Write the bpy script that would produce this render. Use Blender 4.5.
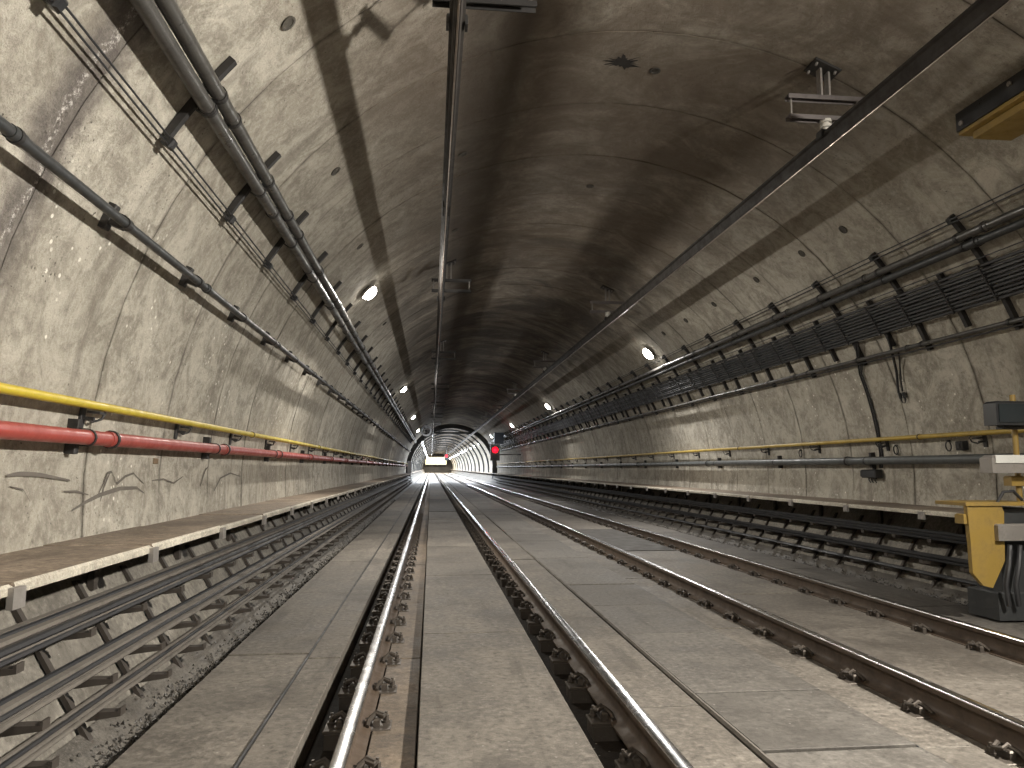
import bpy, math, random
from mathutils import Vector, Matrix

for o in list(bpy.data.objects):
    bpy.data.objects.remove(o, do_unlink=True)
S = bpy.context.scene
COL = S.collection
rnd = random.Random(7)
R_ = math.radians

# ------------------------------------------------------------------ camera
H = 1.27                      # camera height above the rail heads (z = 0)
FPX = 760.0                   # focal length in pixels of a 1024 px wide frame
VPX, VPY = 431.0, 468.0       # vanishing point of the tunnel (+Y)
PITCH = math.atan((VPY - 384) / FPX)
YAW = math.atan((512 - VPX) / FPX * math.cos(PITCH))
cam = bpy.data.cameras.new('camera')
cam.sensor_width = 36.0
cam.lens = FPX / 1024 * 36.0
cam.clip_start = 0.05
cam.clip_end = 500
camo = bpy.data.objects.new('camera', cam)
camo.location = (0, 0, H)
camo.rotation_euler = (math.pi / 2 + PITCH, 0, -YAW)
COL.objects.link(camo)
S.camera = camo

# ------------------------------------------------------------------ world, exposure
w = bpy.data.worlds.new('world')
S.world = w
w.use_nodes = True
w.node_tree.nodes['Background'].inputs[0].default_value = (0.5, 0.55, 0.6, 1)
w.node_tree.nodes['Background'].inputs[1].default_value = 0.0
S.view_settings.view_transform = 'Standard'
S.view_settings.look = 'None'
S.view_settings.gamma = 1.0
S.view_settings.use_curve_mapping = False
S.view_settings.exposure = 0.0
LAMP_W = 400.0                # power of one tunnel lamp
WARM = (1.0, 0.945, 0.85)
NEUTRAL = (1.0, 0.97, 0.92)
COOL = (0.84, 0.91, 1.0)

# ------------------------------------------------------------------ tunnel geometry
CX, CZ, RR = 2.0, 1.12, 4.4   # axis and inner radius of the bored tunnel
Y0, Y1 = -14.0, 226.0
RING = 1.48
SKEW = -0.055
def ring_y(k, x):
    return 6.85 + RING * k + SKEW * (x - CX)
def P(deg, inset=0.0, y=0.0):
    a = R_(deg)
    return Vector((CX + (RR - inset) * math.cos(a), y, CZ + (RR - inset) * math.sin(a)))
def wall_frame(deg):
    """axes of a thing on the lining: x = up along the curve to the crown side, y = along tunnel, z = inward"""
    a = R_(deg)
    inn = Vector((-math.cos(a), 0, -math.sin(a)))
    y = Vector((0, 1, 0))
    t = y.cross(inn)
    return Matrix((t, y, inn)).transposed()
_F = Vector((math.sin(YAW) * math.cos(PITCH), math.cos(YAW) * math.cos(PITCH), math.sin(PITCH)))
_R = Vector((math.cos(YAW), -math.sin(YAW), 0))
_U = _R.cross(_F)
def ray(px, py):
    d = _F + _R * ((px - 512) / FPX) + _U * ((384 - py) / FPX)
    return d / d.y
def on_lining(px, py, inset=0.0):
    d = ray(px, py)
    r = RR - inset
    a = d.x ** 2 + d.z ** 2
    b = 2 * (-d.x * CX + d.z * (H - CZ))
    c = CX ** 2 + (H - CZ) ** 2 - r * r
    t = (-b + math.sqrt(b * b - 4 * a * c)) / (2 * a)
    p = d * t
    return Vector((p.x, p.y, p.z + H))
def ang_of(p):
    return math.degrees(math.atan2(p.z - CZ, p.x - CX))

# ------------------------------------------------------------------ naming helpers
_ONE = 'zeroth first second third fourth fifth sixth seventh eighth ninth tenth eleventh twelfth thirteenth fourteenth fifteenth sixteenth seventeenth eighteenth nineteenth'.split()
_TEN = {2: 'twent', 3: 'thirt', 4: 'fort', 5: 'fift', 6: 'sixt', 7: 'sevent', 8: 'eight', 9: 'ninet'}
def ordw(n):
    if n < 20: return _ONE[n]
    if n >= 100: return 'hundred-and-' + ordw(n - 100) if n > 100 else 'hundredth'
    t, u = divmod(n, 10)
    return _TEN[t] + 'ieth' if u == 0 else _TEN[t] + 'y-' + _ONE[u]
def nearest(n):
    return 'nearest' if n == 1 else ordw(n) + ' nearest'
def tag(o, label=None, cat=None, group=None, kind=None):
    if label: o['label'] = label
    if cat: o['category'] = cat
    if group: o['group'] = group
    if kind: o['kind'] = kind
    return o
def empty(name, loc=(0, 0, 0), rot=None):
    o = bpy.data.objects.new(name, None)
    o.empty_display_size = 0.1
    o.location = loc
    if rot is not None: o.rotation_euler = rot.to_euler()
    COL.objects.link(o)
    return o
def inst(name, me, parent=None, loc=(0, 0, 0), rot=None):
    o = bpy.data.objects.new(name, me)
    o.location = loc
    if rot is not None: o.rotation_euler = rot.to_euler()
    COL.objects.link(o)
    if parent: o.parent = parent
    return o

# ------------------------------------------------------------------ mesh builder
class MB:
    def __init__(s):
        s.v = []; s.f = []; s.m = []
    def face(s, idx, m=0):
        s.f.append(idx); s.m.append(m)
    def box(s, x0, x1, y0, y1, z0, z1, m=0, M=None, ch=0.0):
        b = len(s.v)
        if ch <= 0:
            vs = [(x0,y0,z0),(x1,y0,z0),(x1,y1,z0),(x0,y1,z0),(x0,y0,z1),(x1,y0,z1),(x1,y1,z1),(x0,y1,z1)]
            fs = [(3,2,1,0),(4,5,6,7),(0,1,5,4),(1,2,6,5),(2,3,7,6),(3,0,4,7)]
        else:
            c = ch
            vs = [(x0,y0,z0),(x1,y0,z0),(x1,y1,z0),(x0,y1,z0),
                  (x0,y0,z1-c),(x1,y0,z1-c),(x1,y1,z1-c),(x0,y1,z1-c),
                  (x0+c,y0+c,z1),(x1-c,y0+c,z1),(x1-c,y1-c,z1),(x0+c,y1-c,z1)]
            fs = [(3,2,1,0),(8,9,10,11)]
            for k in range(4):
                n = (k+1) % 4
                fs += [(k,n,4+n,4+k),(4+k,4+n,8+n,8+k)]
        for q in vs:
            q = Vector(q)
            s.v.append(M @ q if M else q)
        for f in fs: s.face(tuple(i+b for i in f), m)
        return s
    def cyl(s, p0, p1, r, n=12, m=0, r1=None, cap=True):
        p0 = Vector(p0); p1 = Vector(p1); r1 = r if r1 is None else r1
        d = (p1-p0).normalized()
        a = d.orthogonal().normalized(); c = d.cross(a)
        b = len(s.v)
        for p, q in ((p0, r), (p1, r1)):
            for k in range(n):
                t = 2*math.pi*k/n
                s.v.append(p + a*(q*math.cos(t)) + c*(q*math.sin(t)))
        for k in range(n):
            l = (k+1) % n
            s.face((b+k, b+l, b+n+l, b+n+k), m)
        if cap:
            s.face(tuple(b+k for k in reversed(range(n))), m)
            s.face(tuple(b+n+k for k in range(n)), m)
        return s
    def tube(s, pts, r, n=8, m=0, closed=False):
        pts = [Vector(p) for p in pts]
        b = len(s.v); N = len(pts)
        up = None
        for i, p in enumerate(pts):
            if closed: d = (pts[(i+1) % N]-pts[i-1]).normalized()
            else: d = (pts[min(i+1, N-1)]-pts[max(i-1, 0)]).normalized()
            if up is None: up = d.orthogonal().normalized()
            a = (up - d*up.dot(d)).normalized(); up = a
            c = d.cross(a)
            rr = r[i] if isinstance(r, (list, tuple)) else r
            for k in range(n):
                t = 2*math.pi*k/n
                s.v.append(p + a*(rr*math.cos(t)) + c*(rr*math.sin(t)))
        for i in range(N if closed else N-1):
            j = (i+1) % N
            for k in range(n):
                l = (k+1) % n
                s.face((b+i*n+k, b+i*n+l, b+j*n+l, b+j*n+k), m)
        if not closed:
            s.face(tuple(b+k for k in reversed(range(n))), m)
            s.face(tuple(b+(N-1)*n+k for k in range(n)), m)
        return s
    def prism(s, poly, y0, y1, m=0, mats=None, cap=True):
        """poly of (x, z), counter-clockwise seen from -Y, extruded along Y"""
        b = len(s.v); n = len(poly)
        for y in (y0, y1):
            for x, z in poly: s.v.append(Vector((x, y, z)))
        for k in range(n):
            l = (k+1) % n
            s.face((b+k, b+l, b+n+l, b+n+k), mats[k] if mats else m)
        if cap:
            s.face(tuple(b+k for k in reversed(range(n))), m)
            s.face(tuple(b+n+k for k in range(n)), m)
        return s
    def arc_strip(s, a0, a1, r0, r1, y0, y1, n=8, m=0, skew=False):
        """solid curved plate between two radii about the tunnel axis"""
        b = len(s.v)
        for i in range(n+1):
            a = R_(a0 + (a1-a0)*i/n)
            for r in (r0, r1):
                for y in (y0, y1):
                    x = CX + r*math.cos(a)
                    yy = y + (SKEW*(x-CX) if skew else 0)
                    s.v.append(Vector((x, yy, CZ + r*math.sin(a))))
        for i in range(n):
            k = b+4*i; l = k+4
            s.face((k, l, l+1, k+1), m); s.face((k+2, k+3, l+3, l+2), m)
            s.face((k, k+2, l+2, l), m); s.face((k+1, l+1, l+3, k+3), m)
        s.face((b, b+1, b+3, b+2), m); e = b+4*n
        s.face((e, e+2, e+3, e+1), m)
        return s
    def mesh(s, name, mats, smooth=False, fix=True):
        me = bpy.data.meshes.new(name)
        me.from_pydata([tuple(v) for v in s.v], [], s.f)
        mats = mats if isinstance(mats, (list, tuple)) else [mats]
        for m in mats: me.materials.append(m)
        if len(mats) > 1: me.polygons.foreach_set('material_index', s.m)
        if fix:
            import bmesh
            bm = bmesh.new(); bm.from_mesh(me)
            bmesh.ops.recalc_face_normals(bm, faces=bm.faces)
            bm.to_mesh(me); bm.free()
        if smooth:
            me.polygons.foreach_set('use_smooth', [True]*len(me.polygons))
            me.set_sharp_from_angle(angle=R_(40))
        me.update()
        return me
    def build(s, name, mats, parent=None, loc=(0, 0, 0), rot=None, smooth=False):
        return inst(name, s.mesh(name, mats, smooth), parent, loc, rot)

# ------------------------------------------------------------------ materials
class N:
    """tiny node-graph helper"""
    def __init__(s, name):
        s.mat = bpy.data.materials.new(name); s.mat.use_nodes = True
        s.t = s.mat.node_tree; s.bsdf = s.t.nodes['Principled BSDF']
        s._pos = None
    def new(s, ty, **kw):
        n = s.t.nodes.new(ty)
        for k, v in kw.items(): setattr(n, k, v)
        return n
    def put(s, sock, v):
        if isinstance(v, bpy.types.NodeSocket): s.t.links.new(v, sock)
        elif v is not None: sock.default_value = v
    def pos(s):
        if s._pos is None: s._pos = s.new('ShaderNodeNewGeometry').outputs['Position']
        return s._pos
    def math(s, op, a, b=None, c=None, clamp=False):
        n = s.new('ShaderNodeMath', operation=op, use_clamp=clamp)
        for i, v in enumerate((a, b, c)):
            if v is not None: s.put(n.inputs[i], v)
        return n.outputs[0]
    def scale(s, vec, sc):
        n = s.new('ShaderNodeVectorMath', operation='MULTIPLY')
        s.put(n.inputs[0], vec); n.inputs[1].default_value = sc
        return n.outputs[0]
    def noise(s, sc, detail=5, rough=0.6, vec=None, dist=0.0):
        n = s.new('ShaderNodeTexNoise')
        n.inputs['Scale'].default_value = sc; n.inputs['Detail'].default_value = detail
        n.inputs['Roughness'].default_value = rough; n.inputs['Distortion'].default_value = dist
        s.put(n.inputs['Vector'], vec if vec is not None else s.pos())
        return n.outputs['Fac']
    def voro(s, sc, vec=None, out='Distance'):
        n = s.new('ShaderNodeTexVoronoi'); n.inputs['Scale'].default_value = sc
        s.put(n.inputs['Vector'], vec if vec is not None else s.pos())
        return n.outputs[out]
    def step(s, v, a, b, lo=0.0, hi=1.0):
        n = s.new('ShaderNodeMapRange', interpolation_type='SMOOTHSTEP')
        s.put(n.inputs['Value'], v)
        n.inputs['From Min'].default_value = a; n.inputs['From Max'].default_value = b
        n.inputs['To Min'].default_value = lo; n.inputs['To Max'].default_value = hi
        return n.outputs['Result']
    def mix(s, f, a, b, mode='MIX'):
        n = s.new('ShaderNodeMix', data_type='RGBA', blend_type=mode)
        s.put(n.inputs['Factor'], f)
        for k, v in ((6, a), (7, b)):
            if isinstance(v, tuple) and len(v) == 3: v = v + (1,)
            s.put(n.inputs[k], v)
        return n.outputs[2]
    def xyz(s):
        n = s.new('ShaderNodeSeparateXYZ'); s.put(n.inputs[0], s.pos())
        return n.outputs
    def mixvec(s, amt):
        n = s.new('ShaderNodeTexNoise'); n.inputs['Scale'].default_value = 14; n.inputs['Detail'].default_value = 3
        s.put(n.inputs['Vector'], s.pos())
        m = s.new('ShaderNodeVectorMath', operation='MULTIPLY_ADD')
        s.put(m.inputs[0], n.outputs['Color']); m.inputs[1].default_value = (amt*2,)*3
        s.put(m.inputs[2], s.pos())
        return m.outputs[0]
    def rand(s):
        return s.new('ShaderNodeObjectInfo').outputs['Random']
    def finish(s, col, rough=0.8, metal=0.0, bump=None, bs=0.3, bd=0.02):
        if isinstance(col, tuple) and len(col) == 3: col = col + (1,)
        s.put(s.bsdf.inputs['Base Color'], col)
        s.put(s.bsdf.inputs['Roughness'], rough)
        s.put(s.bsdf.inputs['Metallic'], metal)
        if bump is not None:
            b = s.new('ShaderNodeBump'); b.inputs['Strength'].default_value = bs
            b.inputs['Distance'].default_value = bd
            s.put(b.inputs['Height'], bump)
            s.t.links.new(b.outputs[0], s.bsdf.inputs['Normal'])
        return s.mat

def mat_lining():
    g = N('lining_concrete')
    x, y, z = g.xyz()
    big = g.noise(0.55, 6, 0.65)
    mid = g.noise(2.4, 9, 0.74, dist=0.8)
    fine = g.noise(15, 7, 0.75)
    grit = g.noise(70, 4, 0.7)
    streak = g.noise(1.0, 7, 0.70, g.scale(g.pos(), (0.6, 3.0, 0.4)))
    col = g.mix(g.step(mid, 0.38, 0.62), (0.275, 0.25, 0.205), (0.54, 0.505, 0.43))
    blot = g.noise(6.5, 8, 0.78)
    col = g.mix(g.step(blot, 0.53, 0.66, 0, 0.6), col, (0.19, 0.17, 0.138))
    col = g.mix(g.step(blot, 0.46, 0.34, 0, 0.45), col, (0.62, 0.585, 0.51))
    col = g.mix(g.step(big, 0.46, 0.68, 0, 0.55), col, (0.26, 0.232, 0.185))
    col = g.mix(g.step(fine, 0.46, 0.66, 0, 0.5), col, (0.60, 0.565, 0.49))
    col = g.mix(g.step(fine, 0.44, 0.30, 0, 0.5), col, (0.16, 0.142, 0.115))
    col = g.mix(g.step(streak, 0.52, 0.70, 0, 0.6), col, (0.17, 0.15, 0.122))
    col = g.mix(g.step(grit, 0.54, 0.72, 0, 0.4), col, (0.13, 0.115, 0.095))
    # tone differs a little from segment to segment
    col = g.mix(g.step(g.rand(), 0, 1, 0, 0.25), col, (0.20, 0.18, 0.145))
    # pale splashes on the lower walls and dark blow holes
    sp = g.math('MULTIPLY', g.step(g.voro(13), 0.14, 0.22, 1, 0), g.step(g.noise(0.9, 3), 0.50, 0.56))
    sp = g.math('MULTIPLY', sp, g.step(g.voro(13, out='Color'), 0.45, 0.55))
    sp = g.math('MULTIPLY', sp, g.step(z, 2.6, 3.4, 1, 0))
    col = g.mix(sp, col, (0.80, 0.77, 0.69))
    keep = g.step(g.voro(27, g.mixvec(0.03), 'Color'), 0.40, 0.75)
    hole = g.math('MULTIPLY', g.step(g.voro(27, g.mixvec(0.03)), 0.12, 0.25, 1, 0), g.step(g.noise(1.6, 6, 0.7), 0.50, 0.60))
    hole = g.math('MULTIPLY', hole, keep)
    col = g.mix(g.math('MULTIPLY', hole, 0.85), col, (0.055, 0.045, 0.035))
    # dirt that has gathered along the ring joints
    fr = g.math('FRACT', g.math('DIVIDE', g.math('SUBTRACT', g.math('SUBTRACT', y, g.math('MULTIPLY', g.math('SUBTRACT', x, CX), SKEW)), 6.85 - 15*RING), RING))
    dj0 = g.math('MINIMUM', fr, g.math('SUBTRACT', 1.0, fr))
    jd = g.math('MULTIPLY', g.step(dj0, 0.004, 0.035, 1, 0), g.step(g.noise(1.6, 5), 0.36, 0.62))
    col = g.mix(g.math('MULTIPLY', jd, 0.6), col, (0.10, 0.085, 0.07))
    # patchy brown soot along the crown, deepened to paint in the vault's dimness
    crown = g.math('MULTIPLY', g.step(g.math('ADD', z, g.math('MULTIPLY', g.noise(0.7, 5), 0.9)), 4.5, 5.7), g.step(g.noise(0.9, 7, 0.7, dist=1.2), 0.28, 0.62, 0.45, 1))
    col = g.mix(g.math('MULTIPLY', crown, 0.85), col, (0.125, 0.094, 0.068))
    # dimness of the vault deeper in, painted as patchy black
    depth_shade = g.math('MULTIPLY', g.step(g.noise(0.45, 7, 0.68, g.scale(g.pos(), (0.8, 1.0, 0.8)), 1.5), 0.40, 0.60), g.math('MULTIPLY', g.step(z, 3.6, 5.2), g.step(y, 6, 20)))
    col = g.mix(g.math('MULTIPLY', depth_shade, 0.8), col, (0.045, 0.038, 0.032))
    # dark strip above the conductor bar of the near track
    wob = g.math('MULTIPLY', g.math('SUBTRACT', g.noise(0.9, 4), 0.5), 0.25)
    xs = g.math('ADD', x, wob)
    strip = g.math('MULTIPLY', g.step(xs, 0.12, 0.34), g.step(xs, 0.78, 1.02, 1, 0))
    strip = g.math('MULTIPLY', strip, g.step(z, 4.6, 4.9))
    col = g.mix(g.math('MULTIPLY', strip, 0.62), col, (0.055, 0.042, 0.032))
    # leaking ring joint near the camera on the left: dark seep with a lime trail
    yj = g.math('ADD', g.math('ADD', y, g.math('MULTIPLY', x, 0.11)), g.math('MULTIPLY', g.math('SUBTRACT', g.noise(2.2, 6, 0.7), 0.5), 0.5))
    dj = g.math('ABSOLUTE', g.math('SUBTRACT', yj, 3.80))
    lm = g.math('MULTIPLY', g.step(x, -1.2, -0.7, 1, 0), g.step(z, 1.9, 2.5))
    col = g.mix(g.math('MULTIPLY', g.math('MULTIPLY', g.step(dj, 0.08, 0.30, 1, 0), lm), g.step(fine, 0.3, 0.65, 1.0, 0.72)), col, (0.105, 0.09, 0.082))
    lime = g.math('MULTIPLY', g.step(g.noise(34, 6, 0.8), 0.48, 0.62), g.step(dj, 0.0, 0.05, 1, 0))
    col = g.mix(g.math('MULTIPLY', lime, lm), col, (0.62, 0.59, 0.55))
    h = g.math('ADD', g.math('MULTIPLY', fine, 0.7), g.math('MULTIPLY', grit, 0.3))
    h = g.math('SUBTRACT', h, g.math('MULTIPLY', hole, 0.6))
    return g.finish(col, 0.82, 0, h, 0.85, 0.035)

def mat_floor(name, a, b, dark, scale=1.0, rough=0.74):
    g = N(name)
    mid = g.noise(2.0*scale, 9, 0.74, dist=0.5); fine = g.noise(22*scale, 7, 0.75); big = g.noise(0.8, 6, 0.65)
    fl = g.noise(1.0, 6, 0.68, g.scale(g.pos(), (6, 0.6, 1)))
    col = g.mix(g.step(mid, 0.36, 0.64), a, b)
    col = g.mix(g.step(fine, 0.48, 0.66, 0, 0.7), col, tuple(c*1.45 for c in b))
    col = g.mix(g.step(fine, 0.48, 0.34, 0, 0.75), col, dark)
    col = g.mix(g.step(big, 0.46, 0.66, 0, 0.6), col, dark)
    col = g.mix(g.step(fl, 0.52, 0.70, 0, 0.5), col, dark)
    col = g.mix(g.step(g.rand(), 0, 1, 0, 0.35), col, dark)
    spot = g.math('MULTIPLY', g.step(g.voro(6), 0.06, 0.13, 1, 0), g.step(g.voro(6, out='Color'), 0.6, 0.7))
    col = g.mix(g.math('MULTIPLY', spot, 0.7), col, dark)
    chip = g.math('MULTIPLY', g.step(g.voro(17), 0.06, 0.12, 1, 0), g.step(g.voro(17, out='Color'), 0.66, 0.72))
    col = g.mix(g.math('MULTIPLY', chip, 0.5), col, (0.50, 0.475, 0.43))
    return g.finish(col, g.step(mid, 0.3, 0.7, rough-0.14, rough+0.10), 0, g.math('ADD', fine, g.math('MULTIPLY', mid, 0.6)), 0.45, 0.014)

def mat_paint(name, c, dirt=(0.05, 0.045, 0.04), rough=0.4, metal=0.0, amt=0.5, rust=None):
    g = N(name)
    n = g.noise(6, 6, 0.68); f = g.noise(45, 4, 0.65)
    col = g.mix(g.step(n, 0.45, 0.75, 0, amt), c, dirt)
    col = g.mix(g.step(f, 0.55, 0.75, 0, amt*0.5), col, rust or dirt)
    return g.finish(col, g.step(n, 0.3, 0.7, rough-0.08, rough+0.18), metal, f, 0.15, 0.004)

def mat_emit(name, c, e):
    g = N(name)
    g.bsdf.inputs['Emission Color'].default_value = c + (1,)
    g.bsdf.inputs['Emission Strength'].default_value = e
    return g.finish(c, 0.3)

M = {}
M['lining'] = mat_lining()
M['joint'] = mat_floor('joint_mortar', (0.05, 0.045, 0.038), (0.085, 0.075, 0.06), (0.03, 0.027, 0.022))
M['floor'] = mat_floor('floor_concrete', (0.105, 0.092, 0.077), (0.190, 0.170, 0.144), (0.052, 0.044, 0.036))
M['cover'] = mat_floor('cover_concrete', (0.098, 0.089, 0.078), (0.150, 0.138, 0.122), (0.052, 0.046, 0.040))
M['rust_floor'] = mat_floor('rust_dusted_concrete', (0.115, 0.088, 0.064), (0.20, 0.158, 0.117), (0.05, 0.039, 0.030))
M['bed'] = mat_floor('shaded_bed_concrete', (0.018, 0.014, 0.011), (0.034, 0.027, 0.021), (0.012, 0.010, 0.008), 1.0, 0.85)  # near-black: shade of the rail recesses put into the bed colour
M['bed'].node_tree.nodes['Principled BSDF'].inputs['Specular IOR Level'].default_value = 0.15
M['ledge'] = mat_floor('ledge_concrete', (0.175, 0.136, 0.100), (0.285, 0.230, 0.175), (0.09, 0.068, 0.05))
M['ledge_edge'] = mat_floor('worn_ledge_edge', (0.36, 0.33, 0.27), (0.60, 0.56, 0.47), (0.20, 0.175, 0.14), 3.0)
M['bench'] = mat_floor('bench_concrete', (0.15, 0.137, 0.115), (0.26, 0.24, 0.205), (0.08, 0.07, 0.058))
M['plate'] = mat_paint('steel_cover_plate', (0.060, 0.055, 0.050), rough=0.75, metal=0.1)
M['hanger'] = mat_paint('hanger_steel', (0.13, 0.115, 0.112), (0.05, 0.042, 0.038), 0.5, 0.3)
M['steel'] = mat_paint('dark_steel', (0.045, 0.043, 0.042), (0.02, 0.018, 0.016), 0.5, 0.5, rust=(0.09, 0.06, 0.04))
M['galv'] = mat_paint('galvanised_steel', (0.30, 0.28, 0.26), (0.12, 0.10, 0.085), 0.45, 0.5)
M['conduit'] = mat_paint('grey_conduit', (0.085, 0.082, 0.076), (0.030, 0.027, 0.025), 0.34, 0.3, 0.7, rust=(0.17, 0.16, 0.145))
M['conduit_dark'] = mat_paint('dark_conduit', (0.045, 0.047, 0.048), (0.03, 0.028, 0.026), 0.45, 0.2)
M['cable'] = mat_paint('cable_rubber', (0.022, 0.022, 0.024), (0.045, 0.041, 0.036), 0.55, 0)
M['cable_dusty'] = mat_paint('dusty_cable', (0.120, 0.106, 0.091), (0.055, 0.048, 0.041), 0.75, 0, 0.6)
M['arm'] = mat_paint('rack_steel', (0.060, 0.050, 0.042), (0.03, 0.026, 0.022), 0.6, 0.3)
M['red'] = mat_paint('red_pipe_paint', (0.31, 0.055, 0.043), (0.15, 0.045, 0.035), 0.38, 0, 0.4)
M['yellow'] = mat_paint('yellow_pipe_paint', (0.50, 0.385, 0.032), (0.22, 0.17, 0.05), 0.38, 0, 0.4)
M['ochre'] = mat_paint('ochre_pipe_paint', (0.42, 0.29, 0.05), (0.16, 0.12, 0.05), 0.42, 0, 0.5)
M['grey_pipe'] = mat_paint('grey_pipe_paint', (0.085, 0.092, 0.092), (0.05, 0.045, 0.04), 0.4, 0.1, 0.4)
M['machine'] = mat_paint('machine_yellow', (0.27, 0.178, 0.042), (0.10, 0.07, 0.035), 0.45, 0, 0.45)
M['black'] = mat_paint('black_plastic', (0.018, 0.019, 0.021), (0.04, 0.036, 0.032), 0.35, 0)
M['alu'] = mat_paint('conductor_aluminium', (0.022, 0.018, 0.015), (0.012, 0.009, 0.008), 0.72, 0.0)
M['copper'] = mat_paint('contact_wire', (0.34, 0.29, 0.25), (0.16, 0.12, 0.09), 0.35, 1.0, 0.3)
M['porcelain'] = mat_paint('insulator_glaze', (0.55, 0.53, 0.48), (0.2, 0.18, 0.15), 0.25, 0, 0.3)
g_ = N('rail_running_steel')
M['railtop'] = g_.finish(g_.mix(g_.step(g_.noise(3, 5, 0.6, g_.scale(g_.pos(), (1, 0.3, 1))), 0.4, 0.7), (0.70, 0.70, 0.71), (0.52, 0.51, 0.50)), g_.step(g_.noise(8, 4), 0.3, 0.7, 0.20, 0.28), 1.0)
M['railweb'] = mat_paint('rusty_rail_web', (0.085, 0.060, 0.042), (0.045, 0.033, 0.025), 0.65, 0.2, 0.6, rust=(0.17, 0.11, 0.065))
M['clip'] = mat_paint('fastener_iron', (0.090, 0.076, 0.064), (0.04, 0.033, 0.028), 0.5, 0.5, 0.5, rust=(0.22, 0.19, 0.16))
M['stone'] = mat_floor('trench_gravel', (0.035, 0.030, 0.025), (0.075, 0.066, 0.055), (0.018, 0.016, 0.013), 4.0, 0.3)
M['grit'] = mat_floor('packed_grit', (0.085, 0.076, 0.065), (0.15, 0.137, 0.118), (0.045, 0.039, 0.033), 3.0, 0.7)
M['paint_mark'] = mat_paint('grey_spray_paint', (0.12, 0.105, 0.09), (0.22, 0.20, 0.165), 0.7, 0, 0.6)
M['soot'] = mat_paint('soot_splash', (0.022, 0.019, 0.017), (0.05, 0.04, 0.035), 0.9, 0, 0.5)
M['ochre_sign'] = mat_paint('faded_plate', (0.16, 0.105, 0.055), (0.09, 0.06, 0.04), 0.6, 0)
M['blue_box'] = mat_paint('blue_grey_enamel', (0.16, 0.21, 0.30), (0.08, 0.10, 0.13), 0.4, 0)
M['white_box'] = mat_paint('pale_enamel', (0.62, 0.64, 0.70), (0.35, 0.36, 0.40), 0.4, 0, 0.3)
M['glass'] = mat_paint('dark_window_glass', (0.02, 0.025, 0.028), (0.05, 0.05, 0.05), 0.1, 0, 0.2)
M['lens_off'] = mat_paint('clear_lens', (0.55, 0.55, 0.52), (0.30, 0.29, 0.27), 0.18, 0, 0.3)
M['lens'] = mat_emit('lamp_lens_warm', (1.0, 0.95, 0.86), 30)
M['lens_cool'] = mat_emit('lamp_lens_cool', (0.88, 0.94, 1.0), 30)
M['red_light'] = mat_emit('signal_red', (1.0, 0.0, 0.008), 6)
M['station_glow'] = mat_emit('station_glow', (1.0, 0.86, 0.52), 0.95)
M['station'] = mat_floor('cream_end_wall', (0.62, 0.56, 0.40), (0.74, 0.68, 0.52), (0.5, 0.45, 0.32))

# ------------------------------------------------------------------ lining: walls and vault
GAP = 0.015
K0, KN, KF = -4, 28, 148      # ring numbers: first single ring, first far ring, last ring
def lining(name, a0, a1, splits, label, nsub):
    shell = MB()
    n = max(4, int((a1-a0)/6))
    shell.arc_strip(a0, a1, RR+0.035, RR+0.25, Y0, Y1+1.0, n)
    root = shell.build(name, M['joint'])
    tag(root, label, 'tunnel lining', kind='structure')
    def seg(mb, k, b0, b1, dr):
        g2 = math.degrees(0.0015/RR)
        mb.arc_strip(b0+g2, b1-g2, RR+dr, RR+0.04, 6.85+RING*k+GAP/2, 6.85+RING*(k+1)-GAP/2, max(3, int((b1-b0)/5)), skew=True)
    for k in range(K0, KN):
        cuts = [a0] + splits[k % 2] + [a1]
        for b0, b1 in zip(cuts, cuts[1:]):
            mb = MB(); seg(mb, k, b0, b1, rnd.uniform(0, 0.007))
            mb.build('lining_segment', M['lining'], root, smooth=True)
    far = MB()
    for k in list(range(KN, KF)) + list(range(-14, K0)):
        seg(far, k, a0, a1, 0.0)
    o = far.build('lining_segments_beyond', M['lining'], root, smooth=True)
    tag(o, kind='stuff')
    return root
wall_left = lining('wall_left', 156.9, 206, [[], []], 'curved beige concrete tunnel wall on the left behind red and yellow pipes', 8)
wall_right = lining('wall_right', -26, 27, [[], []], 'curved beige concrete tunnel wall on the right behind the grey pipe', 8)
ceiling = lining('ceiling', 27, 156.9, [[], []], 'sooty, shade-tinted brown concrete vault overhead with ring joints', 16)

# bulkheads that close the two ends
def disc(name, y, mat, label):
    mb = MB(); c = len(mb.v); n = 48
    for yy in (y, y+0.3):
        for k in range(n):
            a = 2*math.pi*k/n
            mb.v.append(Vector((CX+(RR+0.2)*math.cos(a), yy, CZ+(RR+0.2)*math.sin(a))))
    mb.face(tuple(range(n))); mb.face(tuple(reversed(range(n, 2*n))))
    for k in range(n): mb.face((k, (k+1) % n, n+(k+1) % n, n+k))
    return tag(mb.build(name, mat), label, 'wall', kind='structure')
disc('wall_far', Y1-0.5, M['joint'], 'dark end of the tunnel far away around the station lights')
disc('wall_back', Y0-0.1, M['joint'], 'dark tunnel behind the viewer')

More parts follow.
